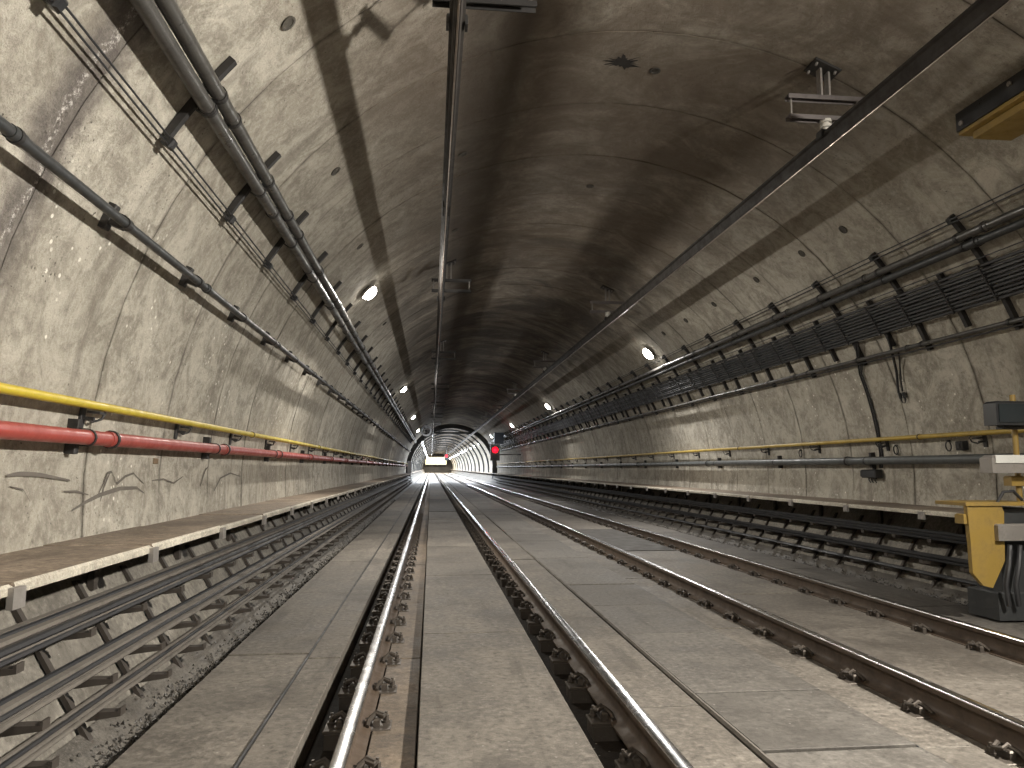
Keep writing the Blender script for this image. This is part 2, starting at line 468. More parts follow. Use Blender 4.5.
# grout holes in the vault, one per ring on either haunch
def hole_mesh():
    mb = MB()
    n = 16; pr = [(0.055, -0.006), (0.060, 0.010), (0.042, 0.010), (0.036, -0.006)]
    for k in range(n):
        a = 2*math.pi*k/n
        for r, h in pr: mb.v.append(Vector((r*math.cos(a), r*math.sin(a), h)))
    for k in range(n):
        l = (k+1) % n
        for j in range(4):
            i = (j+1) % 4
            mb.face((4*k+j, 4*l+j, 4*l+i, 4*k+i))
    b = len(mb.v)
    for k in range(n):
        a = 2*math.pi*k/n
        mb.v.append(Vector((0.040*math.cos(a), 0.040*math.sin(a), 0.003)))
    mb.face(tuple(range(b, b+n)))
    return mb.mesh('grout_hole', M['joint'])
hm = hole_mesh()
for deg, ys in ((133.3, [5.07, 7.71, 10.41, 13.2, 16.1]), (45.2, [8.76, 9.83, 11.33, 13.16, 14.7, 16.2]), (85.6, [7.52, 10.9]), (112, [9.2, 12.3])):
    for yy in ys:
        inst('grout_hole', hm, ceiling, P(deg, 0.002, yy), wall_frame(deg))
# black splash on the vault
mb = MB(); b = 0; n = 44
ce = P(90.6, 0.004, 7.42)
mb.v.append(ce)
for k in range(n):
    a = 2*math.pi*k/n; r = 0.11*(rnd.uniform(1.2, 2.1) if rnd.random() < 0.35 else rnd.uniform(0.65, 1.05))
    p = P(90.6 + math.degrees(r*math.cos(a)*1.15/RR), 0.004, 7.42 + r*math.sin(a)*0.8)
    mb.v.append(p)
for k in range(n): mb.face((0, 1+k, 1+(k+1) % n))
mb.build('soot_splash', M['soot'], ceiling)
# spray-paint scrawl low on the left wall
def ribbon(pts, wpx):
    mb = MB()
    dense = []
    for (x0, y0), (x1, y1) in zip(pts, pts[1:]):
        for i in range(4): dense.append((x0+(x1-x0)*i/4, y0+(y1-y0)*i/4))
    dense.append(pts[-1])
    for i, (x, y) in enumerate(dense):
        wd = wpx*(0.35 + 0.65*math.sin(math.pi*min(1, (i+0.7)/len(dense))))
        x, y = x*342/1024, 256+y*342/1024
        for s in (-1, 1): mb.v.append(on_lining(x+0.25*s*wd, y+s*wd, 0.008))
    for i in range(len(dense)-1): mb.face((2*i, 2*i+1, 2*i+3, 2*i+2))
    o = mb.build('graffiti_line', M['paint_mark'], wall_left)
for pts, wd in (([(20, 658), (60, 652), (120, 655), (210, 672)], 2.4), ([(90, 735), (70, 700), (30, 690)], 1.0), ([(300, 735), (312, 690), (330, 648)], 1.2), ([(640, 705), (660, 665), (690, 650), (720, 660)], 0.8), ([(215, 762), (260, 735), (300, 715), (360, 696), (410, 694), (432, 710)], 2.0),
                ([(290, 722), (310, 680), (322, 650), (335, 646), (350, 682), (375, 660), (400, 650), (430, 682)], 1.3), ([(455, 672), (490, 668), (520, 680), (548, 660)], 0.9),
                ([(190, 705), (230, 705), (265, 715)], 1.2), ([(600, 690), (615, 640), (625, 630)], 0.8)):
    ribbon(pts, wd)
# patch marks
mb = MB(); p = on_lining(155, 461, 0); dg = ang_of(p)
o = MB().box(-0.026, 0.026, -0.055, 0.055, 0, 0.012, ch=0.004).build('wall_plate', M['ochre_sign'], None, p, wall_frame(dg))
tag(o, 'small faded ochre plate fixed below the red pipe', 'plate')

# ------------------------------------------------------------------ floor
fl = MB()
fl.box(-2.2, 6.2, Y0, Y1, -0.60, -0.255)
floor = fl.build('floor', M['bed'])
tag(floor, 'concrete track slab of the tunnel floor with two sunken tracks', 'floor', kind='structure')
# (x0, x1, top z, material, joint positions)
def joints(start, step, jit=0.0, end=46):
    r = [start]
    while r[-1] < end: r.append(r[-1] + step*(1+rnd.uniform(-jit, jit)))
    return r
STRIPS = [
    (-1.47, -0.885, -0.10, 'floor', joints(0.9, 2.3, 0.25), 'walkway_slab'),
    (-0.870, -0.64, -0.10, 'floor', joints(1.9, 3.6, 0.15), 'kerb_slab'),
    (-0.305, -0.062, -0.165, 'rust_floor', joints(1.2, 2.8, 0.2), 'rail_side_slab'),
    (-0.050, 0.81, -0.100, 'floor', [0.6, 3.35, 6.55, 10.0, 13.6, 17.2, 20.8, 24.3, 34.2, 38, 42, 46], 'track_slab'),
    (1.185, 1.555, -0.085, 'floor', joints(1.4, 3.1, 0.2), 'rail_side_slab'),
    (1.605, 2.405, -0.090, 'cover', [0.4, 2.4, 3.69, 4.64, 6.28, 7.63, 8.98, 10.3, 11.64] + joints(13.0, 1.36, 0.02), 'cover_panel'),
    (2.425, 2.74, -0.130, 'floor', joints(1.1, 2.6, 0.2), 'rail_side_slab'),
    (2.75, 2.895, -0.168, 'floor', joints(1.3, 2.8, 0.2), 'rail_bed_slab'),
    (4.205, 4.335, -0.168, 'floor', joints(1.3, 2.8, 0.2), 'rail_bed_slab'),
    (3.12, 4.19, -0.135, 'floor', [0.5, 4.2, 8.4, 12.85, 17.4, 21.8, 26, 30, 34, 38, 42, 46], 'track_slab'),
    (4.56, 5.40, -0.115, 'cover', joints(1.6, 2.9, 0.1), 'walkway_slab'),
]
for x0, x1, zt, mt, js, nm in STRIPS:
    MB().box(x0, x1, Y0, js[0]-0.008, -0.27, zt, ch=0.004).build(nm, M[mt], floor)
    for a, b in zip(js, js[1:]):
        mm = mt; gp_ = 0.014 if nm == 'cover_panel' else 0.009
        dz = rnd.uniform(-0.004, 0.004)
        if nm == 'track_slab' and (abs(a-12.85) < 0.1 or abs(a-24.3) < 0.1):
            mm = 'plate'; dz = 0.012
        o = MB().box(x0, x1, a+gp_, b-gp_, -0.27, zt+dz, ch=0.004).build(nm if mm == mt else 'steel_cover_plate', M[mm], floor)
    MB().box(x0, x1, js[-1]+0.008, Y1, -0.27, zt, ch=0.004).build(nm, M[mt], floor)

# ------------------------------------------------------------------ cable trenches, ledges
def sx(x, side):              # mirror about the tunnel axis
    return x if side < 0 else 2*CX - x
SLOPE = lambda z: -1.5 - 0.6*(z+0.45)
LEDGE_YS = [round(1.87+1.6*k, 3) for k in range(-3, 47)]
def trench(side, nm):
    LF = -1.735 if side < 0 else -1.60
    # sloping bench from the gutter up to the wall under the ledge
    poly = [(-1.50, -0.50), (SLOPE(0.70), 0.70), (-2.6, 0.70), (-2.6, -0.50)]
    if side > 0: poly = [(sx(x, 1), z) for x, z in reversed(poly)]
    b = MB().prism(poly, Y0, Y1).build('wall_bench_'+nm, M['bench'])
    tag(b, 'sloping concrete bench carrying the cable racks along the %s wall' % nm, 'bench', kind='structure')
    lg = MB().prism([(sx(x, side), z) for x, z in ((-2.06, 0.705), (-2.46, 0.705), (-2.46, 0.741), (-2.06, 0.741))], Y0, Y1).build('trim_ledge_'+nm, M['joint'])
    tag(lg, 'narrow brown concrete walkway ledge along the %s wall' % nm, 'ledge', kind='structure')
    pm = MB().box(-0.006, 0.022, -0.05, 0.05, -0.085, 0.004).mesh('support_plate', M['galv'])
    for k, (a, c) in enumerate(zip(LEDGE_YS, LEDGE_YS[1:])):
        x0, x1 = sorted((sx(-2.45, side), sx(LF, side)))
        sl = MB(); sl.box(x0, x1, a+0.006, c-0.006, 0.742, 0.79+rnd.uniform(-0.004, 0.004), ch=0.014)
        sl.m = [0, 0] + ([0, 0, 1, 1, 0, 0, 0, 0] if side < 0 else [0, 0, 0, 0, 0, 0, 1, 1])
        sl.build('ledge_slab', [M['ledge'], M['ledge_edge']], lg)
        inst('support_plate', pm, lg, (sx(LF+0.002, side)-(0.016 if side > 0 else 0), a, 0.77))
        MB().box(sx(-2.08, side)-0.02, sx(-2.08, side)+0.02, a-0.03, a+0.03, 0.52, 0.741).build('ledge_post', M['arm'], lg)
    x0, x1 = sorted((sx(-2.45, side), sx(LF, side)))
    MB().box(x0, x1, LEDGE_YS[-1]+0.006, Y1, 0.742, 0.79, ch=0.01).build('ledge_slab', M['ledge'], lg)
    MB().box(x0, x1, Y0, LEDGE_YS[0]-0.006, 0.742, 0.79, ch=0.01).build('ledge_slab', M['ledge'], lg)
    return b
trench(-1, 'left'); trench(1, 'right')

# gravel and dirt in the gutters: nobody could count it
def gravel(side):
    mb = MB()
    r2 = random.Random(3+side)
    for i in range(9000):
        y = 2.5 + 32*(r2.random()**1.7)
        x = -1.485 - abs(r2.gauss(0, 0.055))
        zc = -0.238 + r2.uniform(-0.005, 0.03) + max(0, (-1.473-x))*0.86
        s = r2.uniform(0.006, 0.015)
        b = len(mb.v)
        a = r2.random()*6.28
        for q in range(3):
            t = a+q*2.094
            mb.v.append(Vector((sx(x, side)+s*math.cos(t), y+s*math.sin(t)*1.2, zc-s*0.5)))
        mb.v.append(Vector((sx(x, side)+r2.uniform(-.3, .3)*s, y, zc+s*r2.uniform(0.5, 1.1))))
        gl = 1 if r2.random() < 0.05 and zc < -0.17 else 0  # a few stones coloured pale to stand in for glints
        for f in ((0, 1, 3), (1, 2, 3), (2, 0, 3), (2, 1, 0)): mb.face(tuple(b+q for q in f), gl)
    wedge = [(-1.473, -0.26), (-1.56, -0.18), (-1.738, -0.055), (-1.735, -0.06), (-1.503, -0.44), (-1.473, -0.44)]
    wd = MB().prism([(sx(x, side), z) for x, z in wedge], Y0, 80).build('trench_bed', M['grit'])
    tag(wd, 'grey packed grit filling the foot of the %s cable trench' % ('left' if side < 0 else 'right'), 'trench bed', kind='structure')
    o = mb.build('trench_gravel', [M['stone'], M['porcelain']])
    tag(o, 'dark gravel and grit lying in the %s trench gutter' % ('left' if side < 0 else 'right'), 'gravel', kind='stuff')
gravel(-1); gravel(1)

# racks: upright strap on the bench with three arms
TIERS = [0.440, 0.210, 0.050]
def rack_meshes(side):
    def strap():
        mb = MB()
        mb.prism([(sx(x, side), z) for x, z in ((SLOPE(-0.12)+0.002, -0.12), (SLOPE(-0.12)+0.03, -0.12), (SLOPE(0.60)+0.03, 0.60), (SLOPE(0.60)+0.002, 0.60))], -0.022, 0.022)
        return mb
    def arm(z):
        mb = MB(); xs = SLOPE(z)
        L = 0.33 if z > 0.3 else (0.31 if z > 0.1 else 0.26)
        poly = [(xs+0.028, z-0.055), (xs+L, z-0.022), (xs+L, z+0.016), (xs+L-0.012, z+0.016), (xs+L-0.012, z), (xs+0.028, z)]
        mb.prism([(sx(x, side), q) for x, q in poly], -0.032, 0.032)
        return mb
    st = strap(); am = [arm(z) for z in TIERS]
    allm = MB()
    for q in [st]+am:
        b = len(allm.v); allm.v += q.v; allm.f += [tuple(i+b for i in f) for f in q.f]; allm.m += q.m
    return st.mesh('rack_upright', M['arm']), [a.mesh('rack_arm', M['arm']) for a in am], allm.mesh('cable_rack', M['arm'])
def racks(side):
    st, am, al = rack_meshes(side)
    nm = 'left' if side < 0 else 'right'
    start, step = (3.50, 0.705) if side < 0 else (6.96, 0.683)
    vis = 0; k = 0
    while True:
        y = start + step*k; k += 1
        if y > 66: break
        vis += 1
        lab = 'dark three-armed steel cable rack in %s trench, %s' % (nm, nearest(vis))
        if y < 17:
            e = empty('cable_rack', (0, y, 0)); inst('rack_upright', st, e)
            for a in am: inst('rack_arm', a, e)
        else:
            e = inst('cable_rack', al, None, (0, y, 0))
        tag(e, lab, 'cable rack', '%s trench cable racks' % nm)
racks(-1); racks(1)

def cable_path(x, z, y0, y1, jx, jz, seed, step=0.7):
    r = random.Random(seed); pts = []
    y = y0; ph1, ph2 = r.random()*6, r.random()*6
    while y < y1:
        s = step if y < 25 else step*3
        sway = math.sin(y*0.55+ph1)*0.6 + math.sin(y*1.31+ph2)*0.4
        pts.append((x+jx*sway+r.gauss(0, jx*0.3), y, z+jz*(math.sin(y*0.8+ph2)*0.5+0.5)))
        y += s
    pts.append((x, y1, z))
    return pts
def shelf_cables(side):
    nm = 'left' if side < 0 else 'right'
    words = {0: 'top', 1: 'middle', 2: 'bottom'}
    counts = [18, 9, 4]
    for t, z in enumerate(TIERS):
        n = counts[t]; x = SLOPE(z)+0.045
        lay = 0
        for i in range(n):
            r = [0.016, 0.013, 0.017, 0.012, 0.015][i % 5] if t < 2 else 0.012
            per = [7, 5, 4][t]
            lay, col = (0, i) if i < per else ((1, i-per) if i < 2*per-1 else (2, i-2*per+1))
            zz = z + r + 0.002 + 0.032*lay
            xx = x + col*0.036 + 0.018*lay
            mb = MB().tube(cable_path(sx(xx, side), zz, 0.5, 72, 0.002, 0.001, 100*t+i+side, 0.35), r, 6)
            o = mb.build('power_cable', M['cable_dusty'] if (i+t) % 3 and side < 0 else M['cable'], smooth=True)  # right trench all black: shade under the ledge put into the cable colour
            lab = 'dusty cable on %s shelf of %s trench rack, %s layer, %s from wall' % (words[t], nm, ['lowest', 'second', 'top'][lay], ordw(col+1))
            tag(o, lab, 'cable', '%s trench shelf cables' % nm)
shelf_cables(-1); shelf_cables(1)

# ------------------------------------------------------------------ rails and fasteners
def rail_profile():
    half = [(0.0, -0.172), (0.075, -0.172), (0.075, -0.160), (0.022, -0.142), (0.009, -0.125), (0.009, -0.055), (0.014, -0.046), (0.035, -0.038), (0.036, -0.012), (0.030, -0.003), (0.018, 0.0)]
    right = half[1:]
    left = [(-x, z) for x, z in reversed(right)]
    return right + left
def rails():
    prof = rail_profile()
    n = len(prof)
    mats = []
    for k in range(n):
        a, b = prof[k], prof[(k+1) % n]
        mats.append(1 if min(a[1], b[1]) >= -0.0125 else 0)
    # fastener pieces, local origin: rail axis, rail-foot level
    base = MB().box(-0.185, 0.185, -0.085, 0.085, -0.178, -0.1605, ch=0.005).box(-0.175, 0.175, -0.10, 0.10, -0.255, -0.178).mesh('base_plate', M['clip'])
    def clip(s):
        mb = MB()
        mb.box(*sorted((s*0.085, s*0.118)), -0.045, 0.045, -0.17, -0.118, ch=0.008)
        mb.tube([(s*0.055, -0.075, -0.145), (s*0.06, -0.03, -0.128), (s*0.095, 0.0, -0.100), (s*0.135, -0.022, -0.112), (s*0.145, 0.03, -0.120), (s*0.10, 0.062, -0.108), (s*0.060, 0.055, -0.140)], 0.0125, 6)
        return mb.mesh('rail_clip', M['clip'], smooth=True)
    def bolt(s):
        mb = MB()
        mb.cyl((s*0.150, 0.045, -0.165), (s*0.150, 0.045, -0.150), 0.026, 8)
        mb.cyl((s*0.150, 0.045, -0.150), (s*0.150, 0.045, -0.122), 0.018, 6)
        mb.cyl((s*0.150, 0.045, -0.122), (s*0.150, 0.045, -0.102), 0.009, 6)
        return mb.mesh('anchor_bolt', M['clip'])
    cl = {s: clip(s) for s in (-1, 1)}; bo = {s: bolt(s) for s in (-1, 1)}
    def lump():
        mb = MB(); mb.box(-0.185, 0.185, -0.085, 0.085, -0.255, -0.1605)
        for s in (-1, 1): mb.box(*sorted((s*0.07, s*0.165)), -0.06, 0.06, -0.165, -0.105, ch=0.02)
        return mb
    for x, y0, label in ((-0.388, 3.80, 'left rail of the near track with bright polished head'), (1.103, 3.78, 'right rail of the near track with bright polished head'),
                         (2.965, 3.68, 'left rail of the far right-hand track with rusty web'), (4.405, 3.66, 'outermost right rail of the far right-hand track')):
        root = empty('rail', (x, 0, -0.172))
        tag(root, label, 'rail', 'running rails')
        MB().prism(prof, Y0, Y1, mats=mats).build('rail_bar', [M['railweb'], M['railtop']], root, (0, 0, 0.172), smooth=True)
        k = -3
        lm = MB()
        while True:
            y = y0 + 0.70*k; k += 1
            if y > 95: break
            if y < 24:
                p = inst('base_plate', base, root, (0, y, 0.172))
                for s in (-1, 1):
                    inst('rail_clip', cl[s], p); inst('anchor_bolt', bo[s], p)
            else:
                q = lump(); b = len(lm.v)
                lm.v += [v+Vector((0, y, 0)) for v in q.v]; lm.f += [tuple(i+b for i in f) for f in q.f]; lm.m += q.m
        o = lm.build('distant_fasteners', M['clip'], root, (0, 0, 0.172)); tag(o, kind='stuff')
rails()

# loose lines on the floor
mb = MB().tube(cable_path(1.580, -0.088, 0.8, 45, 0.006, 0.0, 5, 0.4), 0.017, 6)
tag(mb.build('floor_cable', M['cable_dusty'], smooth=True), 'dusty cable lying in the joint right of the near track', 'cable')
mb = MB().tube(cable_path(-0.876, -0.100, 0.8, 40, 0.005, 0.0, 8, 0.4), 0.009, 6)
tag(mb.build('floor_cable', M['cable'], smooth=True), 'thin black cable running along the left walkway slab joint', 'cable')
mb = MB().tube(cable_path(2.415, -0.110, 0.8, 45, 0.004, 0.0, 9, 0.4), 0.012, 6)
tag(mb.build('floor_cable', M['cable'], smooth=True), 'black cable in the joint between cover panels and far track', 'cable')

# ------------------------------------------------------------------ pipes, conduits and cables on the lining
YA, YB = -4.0, 73.0
def long_pipe(name, deg, inset, r, mat, label, cat, coup=None, cr=1.15, cl=0.10, group=None, step=6.0, sag=0.0, seed=1, n=14):
    p = P(deg, inset, 0)
    e = empty(name, (p.x, 0, p.z))
    rr = random.Random(seed); pts = []
    y = YA
    while y < YB:
        pts.append((rr.gauss(0, sag), y, rr.gauss(0, sag))); y += step if y < 30 else max(step, 4)
    pts.append((0, YB, 0))
    MB().tube(pts, r, n).build('pipe_run' if 'pipe' in name else 'conduit_run', mat, e, smooth=True)
    if coup:
        me = MB().cyl((0, -cl/2, 0), (0, cl/2, 0), r*cr, n).mesh('coupling', mat, smooth=True)
        me2 = MB().cyl((0, -cl*0.12, 0), (0, cl*0.12, 0), r*cr*1.16, n).mesh('coupling_ring', M['steel'], smooth=True)
        for y in coup:
            c = inst('coupling', me, e, (0, y, 0)); inst('coupling_ring', me2, c)
    return tag(e, label, cat, group)
def seq(a, d, end=70): 
    r = []
    while a < end: r.append(a); a += d
    return r
def wire(deg, inset, r, mat, label, group, sag=0.004, seed=2, name='cable', step=0.75, y0=YA):
    p = P(deg, inset, 0); rr = random.Random(seed); pts = []
    y = y0
    while y < YB:
        pts.append((p.x+rr.gauss(0, sag), y, p.z+rr.gauss(0, sag))); y += step if y < 25 else 3
    pts.append((p.x, YB, p.z))
    return tag(MB().tube(pts, r, 6).build(name, mat, smooth=True), label, 'cable', group)

# left side
red = long_pipe('fire_main_pipe', 175.3, 0.125, 0.050, M['red'], 'long red painted fire main pipe along the left wall', 'pipe', seq(2.67, 3.0), 1.12, 0.13)
yel = long_pipe('gas_pipe', 172.4, 0.110, 0.029, M['yellow'], 'slim bright yellow pipe above the red pipe on left wall', 'pipe', seq(4.1, 5.8), 1.18, 0.07)
lc = long_pipe('wall_conduit', 156.9, 0.135, 0.030, M['conduit_dark'], 'single dark conduit standing off the left wall above the yellow pipe', 'conduit', seq(3.58, 3.03), 1.2, 0.11)
t1 = long_pipe('vault_conduit', 144.35, 0.112, 0.050, M['conduit'], 'lower of the twin grey conduits on the left vault', 'conduit', seq(2.9, 2.05), 1.06, 0.12, 'twin conduits on the left vault')
t2 = long_pipe('vault_conduit', 142.85, 0.112, 0.050, M['conduit'], 'upper of the twin grey conduits on the left vault', 'conduit', seq(3.25, 2.05), 1.06, 0.12, 'twin conduits on the left vault')
wire(149.05, 0.070, 0.0065, M['cable'], 'lower thin black wire strung beside the left twin conduits', 'wires by the left conduits', 0.002, 3, 'thin_wire', 1.5)
wire(148.55, 0.070, 0.0065, M['cable'], 'upper thin black wire strung beside the left twin conduits', 'wires by the left conduits', 0.002, 4, 'thin_wire', 1.5)

def loc_on(deg, base_deg):
    """local t offset on the lining for another angle (small-angle chord in base frame)"""
    v = P(deg, 0, 0) - P(base_deg, 0, 0)
    return wall_frame(base_deg).transposed() @ v
def saddle(cx, cz, r, wdt=0.022, th=0.006, n=9):
    mb = MB()
    pts = []
    for i in range(n):
        a = math.pi*i/(n-1)
        pts.append((cx+(r+th)*math.cos(a), cz+(r+th)*math.sin(a)))
    inner = [(cx+r*math.cos(math.pi*i/(n-1)), cz+r*math.sin(math.pi*i/(n-1))) for i in range(n)]
    poly = [(cx+r+th+0.025, 0.04), (cx+r+th+0.025, 0.05)] 
    b = 0
    for y in (-wdt, wdt):
        for (x, z) in pts: mb.v.append(Vector((x, y, z)))
        for (x, z) in inner: mb.v.append(Vector((x, y, z)))
    m = 2*n
    for i in range(n-1):
        mb.face((i, i+1, m+i+1, m+i)); mb.face((n+i, m+n+i, m+n+i+1, n+i+1))
        mb.face((i, n+i, n+i+1, i+1)); mb.face((m+i, m+i+1, m+n+i+1, m+n+i))
    for s in (-1, 1): mb.box(cx+s*(r+0.002)-0.004, cx+s*(r+0.002)+0.004, -wdt, wdt, cz-r, cz)
    return mb
# twin conduit brackets
B0 = 144.0
F0 = wall_frame(B0)
def channel(a0, a1, base, dep=0.05, wd=0.026):
    """curved strap proud of the lining between two angles, in the frame of angle base"""
    mb = MB(); n = 8; Ft = wall_frame(base).transposed(); o = P(base)
    for i in range(n+1):
        a = a0 + (a1-a0)*i/n
        for ins in (0.001, dep):
            v = Ft @ (P(a, ins) - o)
            for s in (-wd, wd): mb.v.append(Vector((v.x, s, v.z)))
    for i in range(n):
        k = 4*i; l = k+4
        for f in ((0, 1), (1, 3), (3, 2), (2, 0)): mb.face((k+f[0], k+f[1], l+f[1], l+f[0]))
    mb.face((0, 1, 3, 2)); mb.face((4*n, 4*n+2, 4*n+3, 4*n+1))
    return mb
def row(name, meshes, base, ys, label, cat, group, near=18, inset=0.0):
    """meshes: list of (part name, mesh); one thing per position"""
    merged = None
    loc = P(base, inset)
    for i, y in enumerate(ys):
        e = empty(name, (loc.x, y, loc.z), wall_frame(base))
        for pn, me in meshes: inst(pn, me, e)
        tag(e, label + ', ' + nearest(i+1), cat, group)
def sad_at(deg, inset, r, base):
    v = wall_frame(base).transposed() @ (P(deg, inset) - P(base))
    return saddle(v.x, v.z, r)
tb = [('bracket_strap', channel(139.6, 148.5, B0).mesh('bracket_strap', M['steel'])),
      ('saddle', sad_at(144.35, 0.112, 0.053, B0).mesh('saddle', M['steel'])), ('saddle', sad_at(142.85, 0.112, 0.053, B0).mesh('saddle', M['steel']))]
v = wall_frame(B0).transposed() @ (P(148.8, 0.05) - P(B0))
tb.append(('wire_clip', MB().box(v.x-0.035, v.x+0.035, -0.035, 0.035, v.z-0.02, v.z+0.05, ch=0.012).mesh('wire_clip', M['black'])))
row('conduit_bracket', tb, B0, seq(3.42, 1.515, 66), 'black strap bracket of the left twin conduits', 'bracket', 'left twin conduit brackets')
# single conduit clamps
cb = [('clamp_foot', MB().box(-0.085, 0.085, -0.032, 0.032, -0.004, 0.05, ch=0.006).mesh('clamp_foot', M['steel'])),
      ('clamp_block', MB().box(-0.045, 0.045, -0.03, 0.03, 0.05, 0.135, ch=0.008).mesh('clamp_block', M['steel'])),
      ('saddle', saddle(0, 0.135, 0.033, 0.03).mesh('saddle', M['steel']))]
row('conduit_clamp', cb, 156.9, seq(4.865, 1.515, 66), 'black standoff clamp of the single left conduit', 'clamp', 'left single conduit clamps')
# hooks of yellow pipes: wall plate, stem and curved loop
def hook(sgn):
    # frame x runs up the wall on the right side and down on the left: sgn turns it
    plate = MB().box(-0.07, 0.07, -0.03, 0.03, -0.004, 0.018, ch=0.004).mesh('wall_plate', M['steel'])
    stem = MB().box(-0.012, 0.012, -0.012, 0.012, 0.016, 0.09).mesh('stem', M['steel'])
    pts = [(0.0, 0.03, 0.02), (-0.02*sgn, 0.075, 0.05), (0.005*sgn, 0.12, 0.085), (0.05*sgn, 0.13, 0.10), (0.075*sgn, 0.09, 0.105)]
    loop = MB().tube(pts, 0.0085, 6).mesh('bent_rod', M['steel'], smooth=True)
    cup = MB().box(0.045*sgn-0.008, 0.045*sgn+0.008, -0.04, 0.04, 0.05, 0.135).mesh('cradle', M['steel'])
    return [('wall_plate', plate), ('stem', stem), ('bent_rod', loop), ('cradle', cup)]
# on the left wall +x of the frame points down the wall when cos<0: find the direction
UPL = 1 if wall_frame(172)[2][0] > 0 else -1
UPR = 1 if wall_frame(7)[2][0] > 0 else -1
row('pipe_hook', hook(UPL), 173.6, seq(5.44, 1.94, 66), 'black hook bracket under the left yellow pipe', 'bracket', 'left yellow pipe hooks')
row('pipe_hook', hook(UPR), 6.0, seq(8.18, 1.90, 66), 'black hook bracket under the right ochre pipe', 'bracket', 'right ochre pipe hooks')
rc = [('mount_channel', MB().box(-0.115, 0.115, -0.028, 0.028, -0.004, 0.07, ch=0.005).mesh('mount_channel', M['steel'])),
      ('saddle', saddle(0, 0.125, 0.053, 0.012).mesh('saddle', M['steel']))]
row('pipe_clamp', rc, 175.3, seq(5.30, 3.0, 66), 'black channel clamp behind the left red pipe', 'clamp', 'left red pipe clamps')

# right side
gp = long_pipe('water_pipe', 3.4, 0.125, 0.056, M['grey_pipe'], 'thick dark grey pipe along the right wall below the ochre pipe', 'pipe', [10.95] + seq(16.8, 5.9), 1.1, 0.14)
yr = long_pipe('gas_pipe', 7.35, 0.110, 0.029, M['ochre'], 'slim ochre yellow pipe along the right wall', 'pipe', seq(9.2, 5.8), 1.18, 0.07)
row('pipe_clamp', rc, 3.4, seq(10.45, 2.95, 66), 'black channel clamp behind the right grey pipe', 'clamp', 'right grey pipe clamps')
r1 = long_pipe('vault_conduit', 36.35, 0.120, 0.043, M['conduit'], 'upper of the twin grey conduits on the right vault', 'conduit', seq(6.8, 2.1), 1.14, 0.12, 'twin conduits on the right vault')
r2_ = long_pipe('vault_conduit', 34.85, 0.120, 0.043, M['conduit_dark'], 'lower of the twin conduits on the right vault', 'conduit', seq(7.0, 2.1), 1.14, 0.12, 'twin conduits on the right vault')
r3 = long_pipe('wall_conduit', 22.7, 0.105, 0.026, M['conduit'], 'single grey conduit along the bottom of the right wall rack', 'conduit', seq(5.9, 3.0), 1.25, 0.09)
wire(39.1, 0.085, 0.007, M['cable'], 'upper thin wire above the right twin conduits', 'wires above the right conduits', 0.003, 5, 'thin_wire', 1.43)
wire(38.55, 0.090, 0.007, M['cable'], 'lower thin wire above the right twin conduits', 'wires above the right conduits', 0.003, 6, 'thin_wire', 1.43)
wire(32.5, 0.080, 0.006, M['cable'], 'lone thin wire just above the right cable bundle', 'wires above the right conduits', 0.004, 7, 'thin_wire', 1.43)
wire(21.9, 0.080, 0.010, M['cable'], 'thin black cable hugging the bottom right conduit', 'cables under the right bundle', 0.003, 16, 'thin_cable', 1.43)
NB = 10
for i in range(NB):
    d = 31.4 - i*0.56
    wire(d, 0.095 + 0.012*math.sin(i*2.1), 0.0200 - 0.003*(i % 3 == 1), M['cable'] if i % 3 != 2 else M['conduit_dark'],
         'black cable in the thick right wall bundle, %s from the top' % ordw(i+1), 'right wall cable bundle', 0.0013, 30+i, 'power_cable', 0.7)
B1 = 30.5
ls = [('bracket_strap', channel(21.3, 39.4, B1, 0.055, 0.028).mesh('bracket_strap', M['steel'])),
      ('saddle', sad_at(36.35, 0.120, 0.045, B1).mesh('saddle', M['steel'])), ('saddle', sad_at(34.85, 0.120, 0.045, B1).mesh('saddle', M['steel'])),
      ('saddle', sad_at(22.7, 0.105, 0.028, B1).mesh('saddle', M['steel']))]
v = wall_frame(B1).transposed() @ (P(38.85, 0.05) - P(B1))
ls.append(('wire_clip', MB().box(v.x-0.035, v.x+0.035, -0.032, 0.032, v.z-0.02, v.z+0.045, ch=0.012).mesh('wire_clip', M['black'])))
def strapband(base, w=0.012):
    mb = MB(); n = 6; Ft = wall_frame(base).transposed(); o = P(base)
    for i in range(n+1):
        a = 26.0 + 5.8*i/n
        for ins in (0.118, 0.128):
            q = Ft @ (P(a, ins) - o)
            for s in (-w, w): mb.v.append(Vector((q.x, s, q.z)))
    for i in range(n):
        k = 4*i; l = k+4
        for f in ((0, 1), (1, 3), (3, 2), (2, 0)): mb.face((k+f[0], k+f[1], l+f[1], l+f[0]))
    mb.face((0, 1, 3, 2)); mb.face((4*n, 4*n+2, 4*n+3, 4*n+1))
    return mb
ls.append(('cable_band', strapband(B1).mesh('cable_band', M['steel'])))
row('wall_bracket', ls, B1, seq(7.195, 1.425, 66), 'long black strap bracket of the right wall cables', 'bracket', 'long right wall brackets')
B2 = 26.5
ss = [('bracket_strap', channel(23.4, 32.3, B2, 0.055, 0.028).mesh('bracket_strap', M['steel'])), ('cable_band', strapband(B2).mesh('cable_band', M['steel']))]
row('wall_bracket', ss, B2, seq(7.86, 1.41, 66), 'short black strap bracket under the right cable bundle', 'bracket', 'short right wall brackets')

